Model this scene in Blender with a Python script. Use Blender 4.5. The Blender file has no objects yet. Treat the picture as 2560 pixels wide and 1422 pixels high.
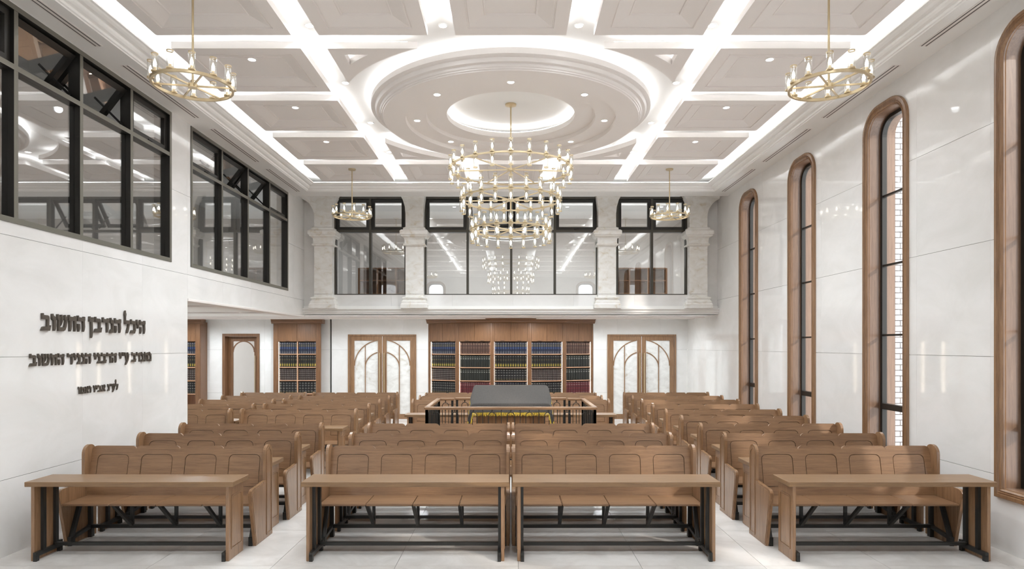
import bpy, bmesh, math, random
from mathutils import Vector, Matrix
from mathutils.geometry import delaunay_2d_cdt
random.seed(11)
S = bpy.context.scene
COL = S.collection
R = math.radians
PI = math.pi

# ------------------------------------------------------------------ camera, world, sun, exposure
F, H = 1600.0, 2.056                      # focal length in pixels of the 2560 wide frame, eye height
cam = bpy.data.cameras.new('camera')
cam.sensor_width = 36.0
cam.lens = F / 2560 * 36
cam.shift_x = 3 / 2560
cam.shift_y = 153 / 2560
cam.clip_start = 0.05
camo = bpy.data.objects.new('camera', cam)
COL.objects.link(camo)
camo.location = (0, 0, H)
camo.rotation_euler = (R(90), 0, 0)
S.camera = camo

S.view_settings.view_transform = 'Standard'
S.view_settings.look = 'None'
S.view_settings.exposure = 0.87
S.view_settings.gamma = 1.0
S.view_settings.use_curve_mapping = False

S.cycles.max_bounces = 6
S.cycles.glossy_bounces = 3
S.cycles.diffuse_bounces = 4
S.cycles.transmission_bounces = 2
S.cycles.caustics_reflective = False
S.cycles.caustics_refractive = False

W = bpy.data.worlds.new('world')
S.world = W
W.use_nodes = True
W.node_tree.nodes['Background'].inputs[0].default_value = (0.93, 0.97, 1.0, 1)
W.node_tree.nodes['Background'].inputs[1].default_value = 2.1

sun = bpy.data.lights.new('sun', 'SUN')
sun.energy = 1.5
sun.angle = R(2.5)
sun.color = (1.0, 0.93, 0.84)
suno = bpy.data.objects.new('sun', sun)
COL.objects.link(suno)
suno.rotation_euler = Vector((-0.647, 0.606, -0.46)).to_track_quat('-Z', 'Y').to_euler()

LED = 8.5            # cove strips
SPOT = 48.0           # recessed downlights (watts)
BULB = 5.0           # chandelier bulbs
SHELF_LED = 12.0      # bookcase strips

# ------------------------------------------------------------------ materials
def lin(r, g, b):
    o = []
    for c in (r, g, b):
        c /= 255.0
        o.append(c / 12.92 if c <= 0.04045 else ((c + 0.055) / 1.055) ** 2.4)
    return (*o, 1.0)

def newmat(name):
    m = bpy.data.materials.new(name)
    m.use_nodes = True
    nt = m.node_tree
    return m, nt, nt.nodes['Principled BSDF']

def nd(nt, t, **kw):
    n = nt.nodes.new(t)
    for k, v in kw.items():
        setattr(n, k, v)
    return n

def plain(name, col, rough=0.5, metal=0.0, spec=0.5, coat=0.0):
    m, nt, b = newmat(name)
    b.inputs['Base Color'].default_value = col
    b.inputs['Roughness'].default_value = rough
    b.inputs['Metallic'].default_value = metal
    b.inputs['Specular IOR Level'].default_value = spec
    b.inputs['Coat Weight'].default_value = coat
    return m

def emit(name, col, st):
    m, nt, b = newmat(name)
    b.inputs['Base Color'].default_value = (0.8, 0.8, 0.8, 1)
    b.inputs['Emission Color'].default_value = col
    b.inputs['Emission Strength'].default_value = st
    return m

def coords(nt, scale, rnd=40.0):
    tc = nd(nt, 'ShaderNodeTexCoord')
    oi = nd(nt, 'ShaderNodeObjectInfo')
    mu = nd(nt, 'ShaderNodeMath', operation='MULTIPLY')
    mu.inputs[1].default_value = rnd
    nt.links.new(oi.outputs['Random'], mu.inputs[0])
    ad = nd(nt, 'ShaderNodeVectorMath', operation='ADD')
    nt.links.new(tc.outputs['Object'], ad.inputs[0])
    nt.links.new(mu.outputs[0], ad.inputs[1])
    mp = nd(nt, 'ShaderNodeMapping')
    mp.inputs['Scale'].default_value = scale
    nt.links.new(ad.outputs[0], mp.inputs['Vector'])
    return mp.outputs[0]

def noise(nt, vec, scale, detail=4, rough=0.55, dist=0.0):
    n = nd(nt, 'ShaderNodeTexNoise')
    n.inputs['Scale'].default_value = scale
    n.inputs['Detail'].default_value = detail
    n.inputs['Roughness'].default_value = rough
    n.inputs['Distortion'].default_value = dist
    nt.links.new(vec, n.inputs['Vector'])
    return n.outputs['Fac']

def ramp(nt, fac, stops, interp='LINEAR'):
    r = nd(nt, 'ShaderNodeValToRGB')
    r.color_ramp.interpolation = interp
    e = r.color_ramp.elements
    while len(e) < len(stops):
        e.new(0.5)
    for i, (p, c) in enumerate(stops):
        e[i].position = p
        e[i].color = c
    nt.links.new(fac, r.inputs[0])
    return r.outputs['Color']

def wood(name, axis, light, dark, rough=0.36, coat=0.16):
    m, nt, b = newmat(name)
    sc = {'x': (1.5, 20, 20), 'y': (20, 1.5, 20), 'z': (20, 20, 1.2)}[axis]
    v = coords(nt, sc)
    a = noise(nt, v, 2.2, 6, 0.62, 0.6)
    g = noise(nt, v, 16.0, 3, 0.7)
    mx = nd(nt, 'ShaderNodeMath', operation='MULTIPLY_ADD')
    mx.inputs[1].default_value = 0.3
    nt.links.new(g, mx.inputs[0])
    nt.links.new(a, mx.inputs[2])
    c = ramp(nt, mx.outputs[0], [(0.42, dark), (0.62, tuple((dark[i] + light[i]) / 2 for i in range(4))), (0.86, light)])
    nt.links.new(c, b.inputs['Base Color'])
    b.inputs['Roughness'].default_value = rough
    b.inputs['Coat Weight'].default_value = coat
    b.inputs['Coat Roughness'].default_value = 0.18
    bu = nd(nt, 'ShaderNodeBump')
    bu.inputs['Strength'].default_value = 0.04
    nt.links.new(g, bu.inputs['Height'])
    nt.links.new(bu.outputs[0], b.inputs['Normal'])
    return m

def stone(name, c0, c1, scale=1.6, rough=0.12, vein=None, coat=0.0, spec=0.5):
    m, nt, b = newmat(name)
    v = coords(nt, (1, 1, 1.6))
    a = noise(nt, v, scale, 7, 0.6, 0.8)
    st = [(0.36, c1), (0.62, c0)]
    if vein:
        st = [(0.30, vein), (0.40, c1), (0.6, c0)]
    c = ramp(nt, a, st)
    nt.links.new(c, b.inputs['Base Color'])
    b.inputs['Roughness'].default_value = rough
    b.inputs['Coat Weight'].default_value = coat
    b.inputs['Specular IOR Level'].default_value = spec
    return m

def glass(name, base=0.07, tint=(1, 1, 1, 1), gcol=(1, 1, 1, 1)):
    m, nt, b = newmat(name)
    nt.nodes.remove(b)
    tr = nd(nt, 'ShaderNodeBsdfTransparent')
    tr.inputs[0].default_value = tint
    gl = nd(nt, 'ShaderNodeBsdfGlossy')
    gl.inputs['Color'].default_value = gcol
    gl.inputs['Roughness'].default_value = 0.0
    lw = nd(nt, 'ShaderNodeLayerWeight')
    lw.inputs[0].default_value = 0.5
    pw = nd(nt, 'ShaderNodeMath', operation='POWER')
    pw.inputs[1].default_value = 5.0
    nt.links.new(lw.outputs['Facing'], pw.inputs[0])
    ma = nd(nt, 'ShaderNodeMath', operation='MULTIPLY_ADD')
    ma.inputs[1].default_value = 1 - base
    ma.inputs[2].default_value = base
    nt.links.new(pw.outputs[0], ma.inputs[0])
    mx = nd(nt, 'ShaderNodeMixShader')
    nt.links.new(ma.outputs[0], mx.inputs[0])
    nt.links.new(tr.outputs[0], mx.inputs[1])
    nt.links.new(gl.outputs[0], mx.inputs[2])
    nt.links.new(mx.outputs[0], nt.nodes['Material Output'].inputs[0])
    return m

WL, WD = lin(156, 120, 88), lin(121, 90, 64)
DL, DD = lin(132, 94, 64), lin(100, 69, 46)
M = {
    'wood_x': wood('wood_grain_along_x', 'x', WL, WD),
    'wood_top': wood('table_top_wood', 'x', lin(141, 109, 76), lin(114, 86, 59), 0.38, 0.08),
    'wood_y': wood('wood_grain_along_y', 'y', WL, WD),
    'wood_z': wood('wood_grain_upright', 'z', WL, WD, 0.26, 0.35),
    'dark_x': wood('walnut_grain_along_x', 'x', DL, DD, 0.35, 0.15),
    'dark_z': wood('walnut_grain_upright', 'z', DL, DD, 0.35, 0.15),
    'reveal': wood('reveal_wood', 'z', lin(140, 112, 92), lin(112, 86, 68), 0.3, 0.2),
    'tile': stone('polished_wall_stone', lin(238, 236, 234), lin(231, 229, 226), 1.3, 0.045),
    'floor': stone('honed_floor_stone', lin(232, 228, 224), lin(214, 209, 204), 1.8, 0.22),
    'travertine': stone('travertine', lin(247, 245, 241), lin(238, 234, 227), 5.0, 0.45, lin(222, 211, 192)),
    'joint': plain('joint_grout', lin(168, 165, 161), 0.8),
    'plaster': plain('white_plaster', lin(243, 241, 238), 0.6),
    'panel': plain('greige_ceiling_paint', lin(237, 231, 227), 0.6),
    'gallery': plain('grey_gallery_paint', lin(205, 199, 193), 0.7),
    'frame_lit': plain('satin_frame_face_lit', lin(128, 125, 116), 0.35, 0.5),  # lit copy of the dark frame colour, caught light painted in, side windows
    'frame_part_lit': plain('bronze_frame_face_part_lit', lin(76, 73, 66), 0.35, 0.4),  # weaker lit copy of the same frame colour, balcony windows
    'black': plain('black_steel', lin(50, 49, 47), 0.35, 0.3),
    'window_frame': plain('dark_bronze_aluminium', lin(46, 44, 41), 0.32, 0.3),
    'brass': plain('brushed_brass', lin(208, 190, 156), 0.3, 0.75),
    'letter': plain('bronze_letters', lin(92, 84, 76), 0.4, 0.3),
    'slot': plain('vent_black', lin(104, 99, 96), 0.6),
    'velvet': None,
    'fringe': plain('gold_fringe', lin(214, 184, 70), 0.6),
    'glass': glass('window_glass', 0.16),
    'glass_side': glass('side_window_glass', 0.30),
    'glass_dark': glass('window_glass_right', 0.12),
    'tube': glass('lamp_glass', 0.10, (0.97, 0.97, 0.96, 1)),
    'led': emit('cove_led', (0.92, 0.965, 1.0, 1), LED),
    'shelf_led': emit('shelf_led', (1.0, 0.86, 0.68, 1), SHELF_LED),
    'bulb': emit('bulb_glow', (1.0, 0.93, 0.82, 1), BULB),
    'lens': emit('downlight_lens', (1.0, 0.97, 0.93, 1), 6.0),
    'marble': stone('veined_door_panel', lin(238, 237, 234), lin(224, 222, 218), 4.0, 0.15, lin(204, 196, 182)),
    'brick': plain('pale_grey_brick', lin(205, 203, 203), 0.9),
    'mortar': plain('brick_mortar', lin(150, 148, 148), 0.9),
    'shelf': wood('pale_shelf_edge', 'x', lin(214, 172, 140), lin(190, 146, 114), 0.4, 0.1),
}
def velvet():
    m, nt, b = newmat('grey_velvet')
    v = coords(nt, (1, 1, 1))
    c = ramp(nt, noise(nt, v, 60, 3), [(0.3, lin(50, 45, 41)), (0.7, lin(65, 59, 54))])
    nt.links.new(c, b.inputs['Base Color'])
    b.inputs['Roughness'].default_value = 0.85
    b.inputs['Sheen Weight'].default_value = 0.08
    return m
M['velvet'] = velvet()

# ------------------------------------------------------------------ mesh helpers
def inside(p, poly):
    x, y = p
    c = False
    j = len(poly) - 1
    for i in range(len(poly)):
        xi, yi = poly[i]
        xj, yj = poly[j]
        if (yi > y) != (yj > y) and x < (xj - xi) * (y - yi) / (yj - yi) + xi:
            c = not c
        j = i
    return c

AX = {'xz': lambda a, b, t: (a, t, b), 'xy': lambda a, b, t: (a, b, t), 'yz': lambda a, b, t: (t, a, b)}

class MB:
    def __init__(s):
        s.v, s.f = [], []
    def box(s, x0, x1, y0, y1, z0, z1, c=0.0):
        if x0 > x1: x0, x1 = x1, x0
        if y0 > y1: y0, y1 = y1, y0
        if z0 > z1: z0, z1 = z1, z0
        n = len(s.v)
        if c <= 0:
            s.v += [(x, y, z) for x in (x0, x1) for y in (y0, y1) for z in (z0, z1)]
            s.f += [tuple(n + i for i in q) for q in ((0, 1, 3, 2), (4, 6, 7, 5), (0, 4, 5, 1), (2, 3, 7, 6), (0, 2, 6, 4), (1, 5, 7, 3))]
            return s
        idx = {}
        for i in (0, 1):
            for j in (0, 1):
                for k in (0, 1):
                    P = ((x0, x1)[i], (y0, y1)[j], (z0, z1)[k])
                    D = ((c, -c)[i], (c, -c)[j], (c, -c)[k])
                    for a in range(3):
                        idx[(i, j, k, a)] = len(s.v)
                        s.v.append(tuple(P[b] if b == a else P[b] + D[b] for b in range(3)))
        for a in range(3):
            b, d = [q for q in range(3) if q != a]
            for e in (0, 1):
                def key(bb, dd, ax):
                    k = [0, 0, 0]; k[a] = e; k[b] = bb; k[d] = dd
                    return idx[(*k, ax)]
                s.f.append((key(0, 0, a), key(1, 0, a), key(1, 1, a), key(0, 1, a)))
        for a in range(3):                     # edges along axis a
            b, d = [q for q in range(3) if q != a]
            for e in (0, 1):
                for g in (0, 1):
                    def key(aa, ax):
                        k = [0, 0, 0]; k[a] = aa; k[b] = e; k[d] = g
                        return idx[(*k, ax)]
                    s.f.append((key(0, b), key(1, b), key(1, d), key(0, d)))
        for i in (0, 1):
            for j in (0, 1):
                for k in (0, 1):
                    s.f.append(tuple(idx[(i, j, k, a)] for a in range(3)))
        return s
    def loops(s, Ls, cyc=True, cap0=False, cap1=False, closed=False):
        n = len(s.v)
        m = len(Ls[0])
        for L in Ls:
            s.v += [tuple(p) for p in L]
        K = len(Ls)
        for a in range(K if closed else K - 1):
            b = (a + 1) % K
            for i in range(m if cyc else m - 1):
                j = (i + 1) % m
                s.f.append((n + a * m + i, n + a * m + j, n + b * m + j, n + b * m + i))
        if cap0: s.f.append(tuple(n + i for i in range(m)))
        if cap1: s.f.append(tuple(n + (K - 1) * m + i for i in range(m)))
        return s
    def plate(s, outer, holes, t0, t1, ax='xz', fn=None):
        mp = fn or AX[ax]
        pts, ed = [], []
        for L in [outer] + list(holes):
            n = len(pts)
            pts += [Vector(p) for p in L]
            ed += [(n + i, n + (i + 1) % len(L)) for i in range(len(L))]
        vs, es, fs, _, _, _ = delaunay_2d_cdt(pts, ed, [], 0, 1e-5)
        keep = []
        for f in fs:
            cx = sum(vs[i].x for i in f) / len(f)
            cy = sum(vs[i].y for i in f) / len(f)
            if inside((cx, cy), outer) and not any(inside((cx, cy), h) for h in holes):
                keep.append(tuple(f))
        if not keep:
            return s
        used = sorted({i for f in keep for i in f})
        mpi = {o: k for k, o in enumerate(used)}
        n = len(s.v)
        k = len(used)
        s.v += [mp(vs[i].x, vs[i].y, t0) for i in used] + [mp(vs[i].x, vs[i].y, t1) for i in used]
        cnt = {}
        for f in keep:
            g = [mpi[i] for i in f]
            s.f.append(tuple(n + i for i in g))
            s.f.append(tuple(n + k + i for i in reversed(g)))
            for i in range(len(g)):
                a, b = g[i], g[(i + 1) % len(g)]
                e = (min(a, b), max(a, b))
                cnt[e] = cnt.get(e, 0) + 1
        for (a, b), c in cnt.items():
            if c == 1:
                s.f.append((n + a, n + b, n + k + b, n + k + a))
        return s
    def bar(s, p, q, w, h, up=(0, 0, 1)):
        p, q = Vector(p), Vector(q)
        d = (q - p).normalized()
        u = Vector(up)
        if abs(d.dot(u)) > 0.95: u = Vector((1, 0, 0))
        a = d.cross(u).normalized() * w / 2
        b = a.cross(d).normalized() * h / 2
        s.loops([[e + a + b, e - a + b, e - a - b, e + a - b] for e in (p, q)], True, True, True)
        return s
    def tube(s, pts, r, n=8, cap=True):
        pts = [Vector(p) for p in pts]
        Ls = []
        ref = None
        for i, p in enumerate(pts):
            d = (pts[min(i + 1, len(pts) - 1)] - pts[max(i - 1, 0)]).normalized()
            if ref is None:
                ref = Vector((0, 0, 1)) if abs(d.z) < 0.9 else Vector((1, 0, 0))
            a = d.cross(ref).normalized()
            b = a.cross(d).normalized()
            ref = b
            rr = r[i] if isinstance(r, (list, tuple)) else r
            Ls.append([p + (a * math.cos(2 * PI * k / n) + b * math.sin(2 * PI * k / n)) * rr for k in range(n)])
        return s.loops(Ls, True, cap, cap)
    def lathe(s, prof, n=32, c=(0, 0, 0), closed=False, cap0=False, cap1=False):
        Ls = [[(c[0] + r * math.cos(2 * PI * k / n), c[1] + r * math.sin(2 * PI * k / n), c[2] + z) for k in range(n)] for r, z in prof]
        return s.loops(Ls, True, cap0, cap1, closed)
    def mesh(s, name, mat, smooth=False):
        me = bpy.data.meshes.new(name)
        me.from_pydata(s.v, [], s.f)
        bm = bmesh.new()
        bm.from_mesh(me)
        bmesh.ops.recalc_face_normals(bm, faces=bm.faces)
        bm.to_mesh(me)
        bm.free()
        me.materials.append(M[mat] if isinstance(mat, str) else mat)
        if smooth:
            for p in me.polygons: p.use_smooth = True
            me.set_sharp_from_angle(angle=R(38))
        return me

def ob(name, me, parent=None, loc=(0, 0, 0), rot=(0, 0, 0)):
    o = bpy.data.objects.new(name, me)
    COL.objects.link(o)
    o.parent = parent
    o.location = loc
    o.rotation_euler = rot
    return o

def tag(o, label, cat, group=None, kind=None):
    o['label'] = label
    if cat: o['category'] = cat
    if group: o['group'] = group
    if kind: o['kind'] = kind
    return o

def thing(name, label, cat, loc=(0, 0, 0), rot=0.0, group=None, kind=None):
    return tag(ob(name, None, None, loc, (0, 0, rot)), label, cat, group, kind)

def B(*a, **k):
    return MB().box(*a, **k)

def rrect(u0, u1, z0, z1, rt, rb=0.0, n=8):
    P = []
    for (cx, cz, r, a0) in ((u1, z0, rb, -90), (u1, z1, rt, 0), (u0, z1, rt, 90), (u0, z0, rb, 180)):
        sx = -1 if cx == u1 else 1
        sz = -1 if cz == z1 else 1
        for k in range(n + 1):
            a = R(a0 + 90 * k / n)
            if r <= 1e-6:
                P.append((cx, cz)); break
            P.append((cx + sx * r + r * math.cos(a), cz + sz * r + r * math.sin(a)))
    return P

def rect(u0, u1, z0, z1):
    return [(u0, z0), (u1, z0), (u1, z1), (u0, z1)]

ROT = {'left': R(90), 'right': R(-90), 'back': 0.0}

def tiled_wall(name, label, side, loc, outer, holes, thick, tu, tz, ts=1.2, gap=0.0042, mat='tile', backmat='joint'):
    """finished face at local y = 0, thickness goes to +y; one tile is one object"""
    o = thing(name, label, 'wall', loc, ROT[side], kind='structure')
    ob('wall_core', MB().plate(outer, holes, 0.012, thick).mesh('wall_core', backmat), o)
    us = [p[0] for p in outer]; zs = [p[1] for p in outer]
    i0, i1 = math.floor((min(us) - tu) / ts), math.ceil((max(us) - tu) / ts)
    k0, k1 = math.floor((min(zs) - tz) / ts), math.ceil((max(zs) - tz) / ts)
    full = None
    simple = len(outer) == 4
    for i in range(i0, i1):
        for k in range(k0, k1):
            a0, a1 = tu + i * ts + gap / 6, tu + (i + 1) * ts - gap / 6
            b0, b1 = tz + k * ts + gap / 2, tz + (k + 1) * ts - gap / 2
            whole = simple and a0 >= min(us) and a1 <= max(us) and b0 >= min(zs) and b1 <= max(zs)
            if whole:
                for h in holes:
                    hu = [p[0] for p in h]; hz = [p[1] for p in h]
                    if not (max(hu) < a0 or min(hu) > a1 or max(hz) < b0 or min(hz) > b1): whole = False
            if whole:
                if full is None:
                    full = B(-ts / 2 + gap / 6, ts / 2 - gap / 6, 0, 0.012, -ts / 2 + gap / 2, ts / 2 - gap / 2).mesh('tile', mat)
                ob('tile', full, o, ((a0 + a1) / 2, 0, (b0 + b1) / 2))
            else:
                mb = MB()
                pts_out = outer
                # clip: triangulate the tile together with wall outline and holes
                pts, ed = [], []
                tl = rect(a0, a1, b0, b1)
                for L in [tl, outer] + list(holes):
                    n = len(pts)
                    pts += [Vector(p) for p in L]
                    ed += [(n + q, n + (q + 1) % len(L)) for q in range(len(L))]
                vs, es, fs, _, _, _ = delaunay_2d_cdt(pts, ed, [], 0, 1e-5)
                cnt, keep = {}, []
                for f in fs:
                    c = (sum(vs[q].x for q in f) / 3, sum(vs[q].y for q in f) / 3)
                    if inside(c, tl) and inside(c, outer) and not any(inside(c, h) for h in holes):
                        keep.append(f)
                if not keep: continue
                area = sum(abs((vs[f[1]].x - vs[f[0]].x) * (vs[f[2]].y - vs[f[0]].y) - (vs[f[2]].x - vs[f[0]].x) * (vs[f[1]].y - vs[f[0]].y)) / 2 for f in keep)
                if area < 0.0015: continue
                used = sorted({q for f in keep for q in f})
                mp = {q: n for n, q in enumerate(used)}
                K = len(used)
                mb.v = [(vs[q].x, 0, vs[q].y) for q in used] + [(vs[q].x, 0.012, vs[q].y) for q in used]
                for f in keep:
                    g = [mp[q] for q in f]
                    mb.f += [tuple(g), tuple(K + q for q in reversed(g))]
                    for q in range(3):
                        e = tuple(sorted((g[q], g[(q + 1) % 3])))
                        cnt[e] = cnt.get(e, 0) + 1
                mb.f += [(a, b, K + b, K + a) for (a, b), c in cnt.items() if c == 1]
                ob('tile', mb.mesh('tile', mat), o)
    return o

# ------------------------------------------------------------------ main dimensions
XW = 4.93                     # half width of the hall
ZS, ZP, ZC = 5.456, 5.556, 5.745   # soffit, coffer faces, upper ceiling plane
YF, YS, YG, YB = -1.2, 14.55, 15.22, 17.86   # wall behind the eye, soffit end, balcony front, back wall
ZL = 2.80                     # ceiling under the balcony
ARCH = [(y0, y0 + 1.0) for y0 in (0.65, 3.07, 5.49, 7.92, 10.34, 12.76)]    # arched windows along the right wall
LWIN = [(5.40, 9.29), (9.85, 14.16)]

# ------------------------------------------------------------------ floor
fl = thing('floor', 'pale grey honed stone floor of large square tiles', 'floor', kind='structure')
ob('floor_bed', B(-10.2, XW + 0.4, YF - 0.34, YB + 2.2, -0.25, -0.012).mesh('floor_bed', 'joint'), fl)
ts = 1.145
ftile = B(-ts / 2 + 0.002, ts / 2 - 0.002, -ts / 2 + 0.002, ts / 2 - 0.002, -0.012, 0).mesh('tile', 'floor')
for i in range(-9, 5):
    for k in range(-7, 11):
        x, y = 0.07 + (i + 0.5) * ts, 5.98 + (k + 0.5) * ts
        if x < -5.4 and y < 8: continue
        ob('tile', ftile, fl, (x, y, 0))

# ------------------------------------------------------------------ walls
def arch_shape(y0, y1, ins=0.0, rt=0.36):
    return rrect(y0 + ins, y1 - ins, 0.53 + ins, 5.27 - ins, max(rt - ins, 0.05), 0.0, 10)

rh = [[(-u, z) for u, z in arch_shape(a, b, 0.055)][::-1] for a, b in ARCH]
tiled_wall('wall_right', 'polished pale stone wall with a row of tall arched windows', 'right', (XW, 0, 0),
           rect(-YB - 0.02, -YF, 0, ZC), rh, 0.34, -6.58, 0.75, 1.195)
lh = [rect(a, b, 3.27, 5.44) for a, b in LWIN]
tiled_wall('wall_left', 'polished pale stone wall carrying bronze lettering and dark framed windows', 'left', (-XW, 0, 0),
           [(YF, 0), (9.76, 0), (9.76, 2.76), (YG + 0.1, 2.76), (YG + 0.1, ZC), (YF, ZC)], lh, 0.25, 9.76, 0.75, 1.195)
# back wall under the balcony
bh = [rect(-2.31, 2.31, -0.1, 2.79), rect(-4.50, -2.67, -0.1, 2.34), rect(2.72, 4.57, -0.1, 2.34)]
tiled_wall('wall_back', 'pale stone back wall under the balcony with two double doors', 'back', (0, YB, 0),
           rect(-5.0, XW, 0, ZL), bh, 0.5, 0.62 - 1.2 * 6, 0.75, 1.195)
bl = [rect(-7.98, -7.05, -0.1, 2.35)]
tiled_wall('wall_back_side', 'pale stone back wall of the side aisle with a single glazed door', 'back', (0, YB - 0.02, 0),
           rect(-10.0, -5.04, 0, ZL), bl, 0.3, -6.86, 0.75, 1.195)
RW = (-3.75, 3.75)
wb = MB().plate(rect(-10.2, XW + 0.3, 0, ZC), [arch_shape(x - 0.5, x + 0.5, 0.055) for x in RW], YF - 0.34, YF)
tag(ob('wall_behind', wb.mesh('wall_behind', 'tile')), 'plain pale wall opposite the bookcase wall', 'wall', kind='structure')
tag(ob('wall_aisle_end', B(-10.2, -10.0, YF, YB + 0.2, 0, ZL).mesh('wall_aisle_end', 'tile')), 'pale end wall of the side aisle', 'wall', kind='structure')
tag(ob('wall_aisle_front', B(-10.0, -XW - 0.25, 7.8, 8.0, 0, ZL).mesh('wall_aisle_front', 'tile')), 'pale wall closing the side aisle', 'wall', kind='structure')
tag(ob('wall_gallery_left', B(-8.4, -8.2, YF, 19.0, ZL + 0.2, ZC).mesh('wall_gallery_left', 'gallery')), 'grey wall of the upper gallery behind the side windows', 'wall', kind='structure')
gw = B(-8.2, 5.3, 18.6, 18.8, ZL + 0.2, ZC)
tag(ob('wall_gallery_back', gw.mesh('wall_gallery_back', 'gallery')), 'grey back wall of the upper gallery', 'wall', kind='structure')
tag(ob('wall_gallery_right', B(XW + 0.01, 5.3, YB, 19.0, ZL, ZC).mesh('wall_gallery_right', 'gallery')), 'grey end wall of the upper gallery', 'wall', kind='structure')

# floor slab of the gallery = ceiling under it
lc = MB()
lc.plate([(-10.0, 8.0), (-XW - 0.25, 8.0), (-XW - 0.25, YG + 0.02), (XW, YG + 0.02), (XW, 18.7), (-10.0, 18.7)], [], ZL, ZL + 0.2, 'xy')
cl = tag(ob('ceiling_under_gallery', lc.mesh('ceiling_under_gallery', 'plaster')), 'low white ceiling under the balcony with small round lamps', 'ceiling', kind='structure')
for k in range(6):
    ob('ceiling_batten', B(-9.9, XW - 0.05 if k > 2 else -XW - 0.3, 9.4 + 2.4 * k - 0.03, 9.4 + 2.4 * k + 0.03, ZL - 0.03, ZL + 0.005).mesh('ceiling_batten', 'panel'), cl) if 9.4 + 2.4 * k < YB and (k <= 2) else None
ob('ceiling_batten', B(-9.9, XW, 16.3, 16.36, ZL - 0.03, ZL + 0.005).mesh('ceiling_batten', 'panel'), cl)
ob('ceiling_batten', B(-9.9, XW, 17.2, 17.26, ZL - 0.03, ZL + 0.005).mesh('ceiling_batten', 'panel'), cl)
ob('edge_lip', B(-XW - 0.25, -XW + 0.015, 9.76, YG, 2.735, 2.775, c=0.004).mesh('edge_lip', 'panel'), cl)
gf = B(-8.3, -XW - 0.25, YF, 8.0, ZL, ZL + 0.2)
tag(ob('floor_gallery', gf.mesh('floor_gallery', 'gallery')), 'floor slab of the upper side gallery', 'floor', kind='structure')

# ------------------------------------------------------------------ upper ceiling
ceil = tag(ob('ceiling', B(-8.4, 5.3, YF - 0.34, 19.0, ZC, ZC + 0.1).mesh('ceiling', 'plaster')), 'white coffered ceiling with lit coves around a round medallion', 'ceiling', kind='structure')
prof = [(0, ZS), (0.44, ZS), (0.445, ZS + 0.012), (0.462, ZS + 0.018), (0.466, ZS + 0.045), (0.50, ZS + 0.055), (0.525, ZS + 0.075),
        (0.53, ZS + 0.10), (0.57, ZS + 0.106), (0.60, ZS + 0.122), (0.615, ZS + 0.135), (0.64, ZS + 0.139), (0.64, ZS + 0.156), (0, ZS + 0.156)]
def ring_at(o, z):
    return [(-XW + o, YF + o, z), (XW - o, YF + o, z), (XW - o, YS - o, z), (-XW + o, YS - o, z)]
cor = ob('cornice', MB().loops([ring_at(o, z) for o, z in prof], closed=True).mesh('cornice', 'plaster'), ceil)
st = MB().loops([ring_at(0.60, ZS + 0.158), ring_at(0.636, ZS + 0.158)])
ob('led_strip', st.mesh('led_strip', 'led'), cor)

def coffer_mesh(w, l):
    steps = [(0, 0.08), (0, 0), (0.15, 0), (0.152, 0.010), (0.165, 0.012), (0.172, 0.004), (0.185, 0.006), (0.335, 0.052), (0.34, 0.046), (0.355, 0.048), (0.36, 0.060)]
    Ls = []
    for i, z in steps:
        Ls.append([(-w / 2 + i, -l / 2 + i, z), (w / 2 - i, -l / 2 + i, z), (w / 2 - i, l / 2 - i, z), (-w / 2 + i, l / 2 - i, z)])
    return MB().loops(Ls, True, True, True).mesh('ceiling_panel', 'panel')
def led_ring(w, l):
    def q(i): return [(-w / 2 + i, -l / 2 + i, 0.082), (w / 2 - i, -l / 2 + i, 0.082), (w / 2 - i, l / 2 - i, 0.082), (-w / 2 + i, l / 2 - i, 0.082)]
    return MB().loops([q(0.012), q(0.042)]).mesh('led_strip', 'led')
PL = 1.285
cols = [(-4.0, -2.475), (-2.165, -0.938), (-0.624, 0.624), (0.938, 2.165), (2.475, 4.0)]
cm = {}
for k in range(-4, 5):
    y0 = 5.931 + 1.605 * k + (0.0 if k < 1 else 0.0)
    for c, (a, b) in enumerate(cols):
        if 1 <= k <= 3 and 0 < c < 4: continue
        w = round(b - a, 3)
        if w not in cm: cm[w] = (coffer_mesh(w, PL), led_ring(w, PL))
        p = ob('ceiling_panel', cm[w][0], ceil, ((a + b) / 2, y0 + PL / 2, 0.0))
        p.location.z = ZP
        ob('led_strip', cm[w][1], p)
YC = 9.785
med = MB().lathe([(1.0, 5.652), (2.06, 5.652), (2.09, 5.645), (2.09, 5.575), (2.07, 5.562), (2.035, 5.555), (2.025, 5.53), (2.01, 5.513), (1.97, 5.506),
                  (1.962, 5.482), (1.955, 5.474), (1.942, 5.47), (1.938, 5.456), (1.922, 5.452), (1.916, 5.44), (1.587, 5.44), (1.577, 5.498), (1.284, 5.50), (1.274, 5.555),
                  (0.974, 5.556), (0.974, 5.63), (1.0, 5.652)], 96, (0, YC, 0), closed=True)
md = ob('ceiling_medallion', med.mesh('ceiling_medallion', 'panel', True), ceil)
ob('led_strip', MB().lathe([(2.025, 5.655), (2.058, 5.655)], 96, (0, YC, 0)).mesh('led_strip', 'led'), md)
ob('led_strip', MB().lathe([(1.002, 5.655), (1.03, 5.655)], 64, (0, YC, 0)).mesh('led_strip', 'led'), md)
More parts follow.
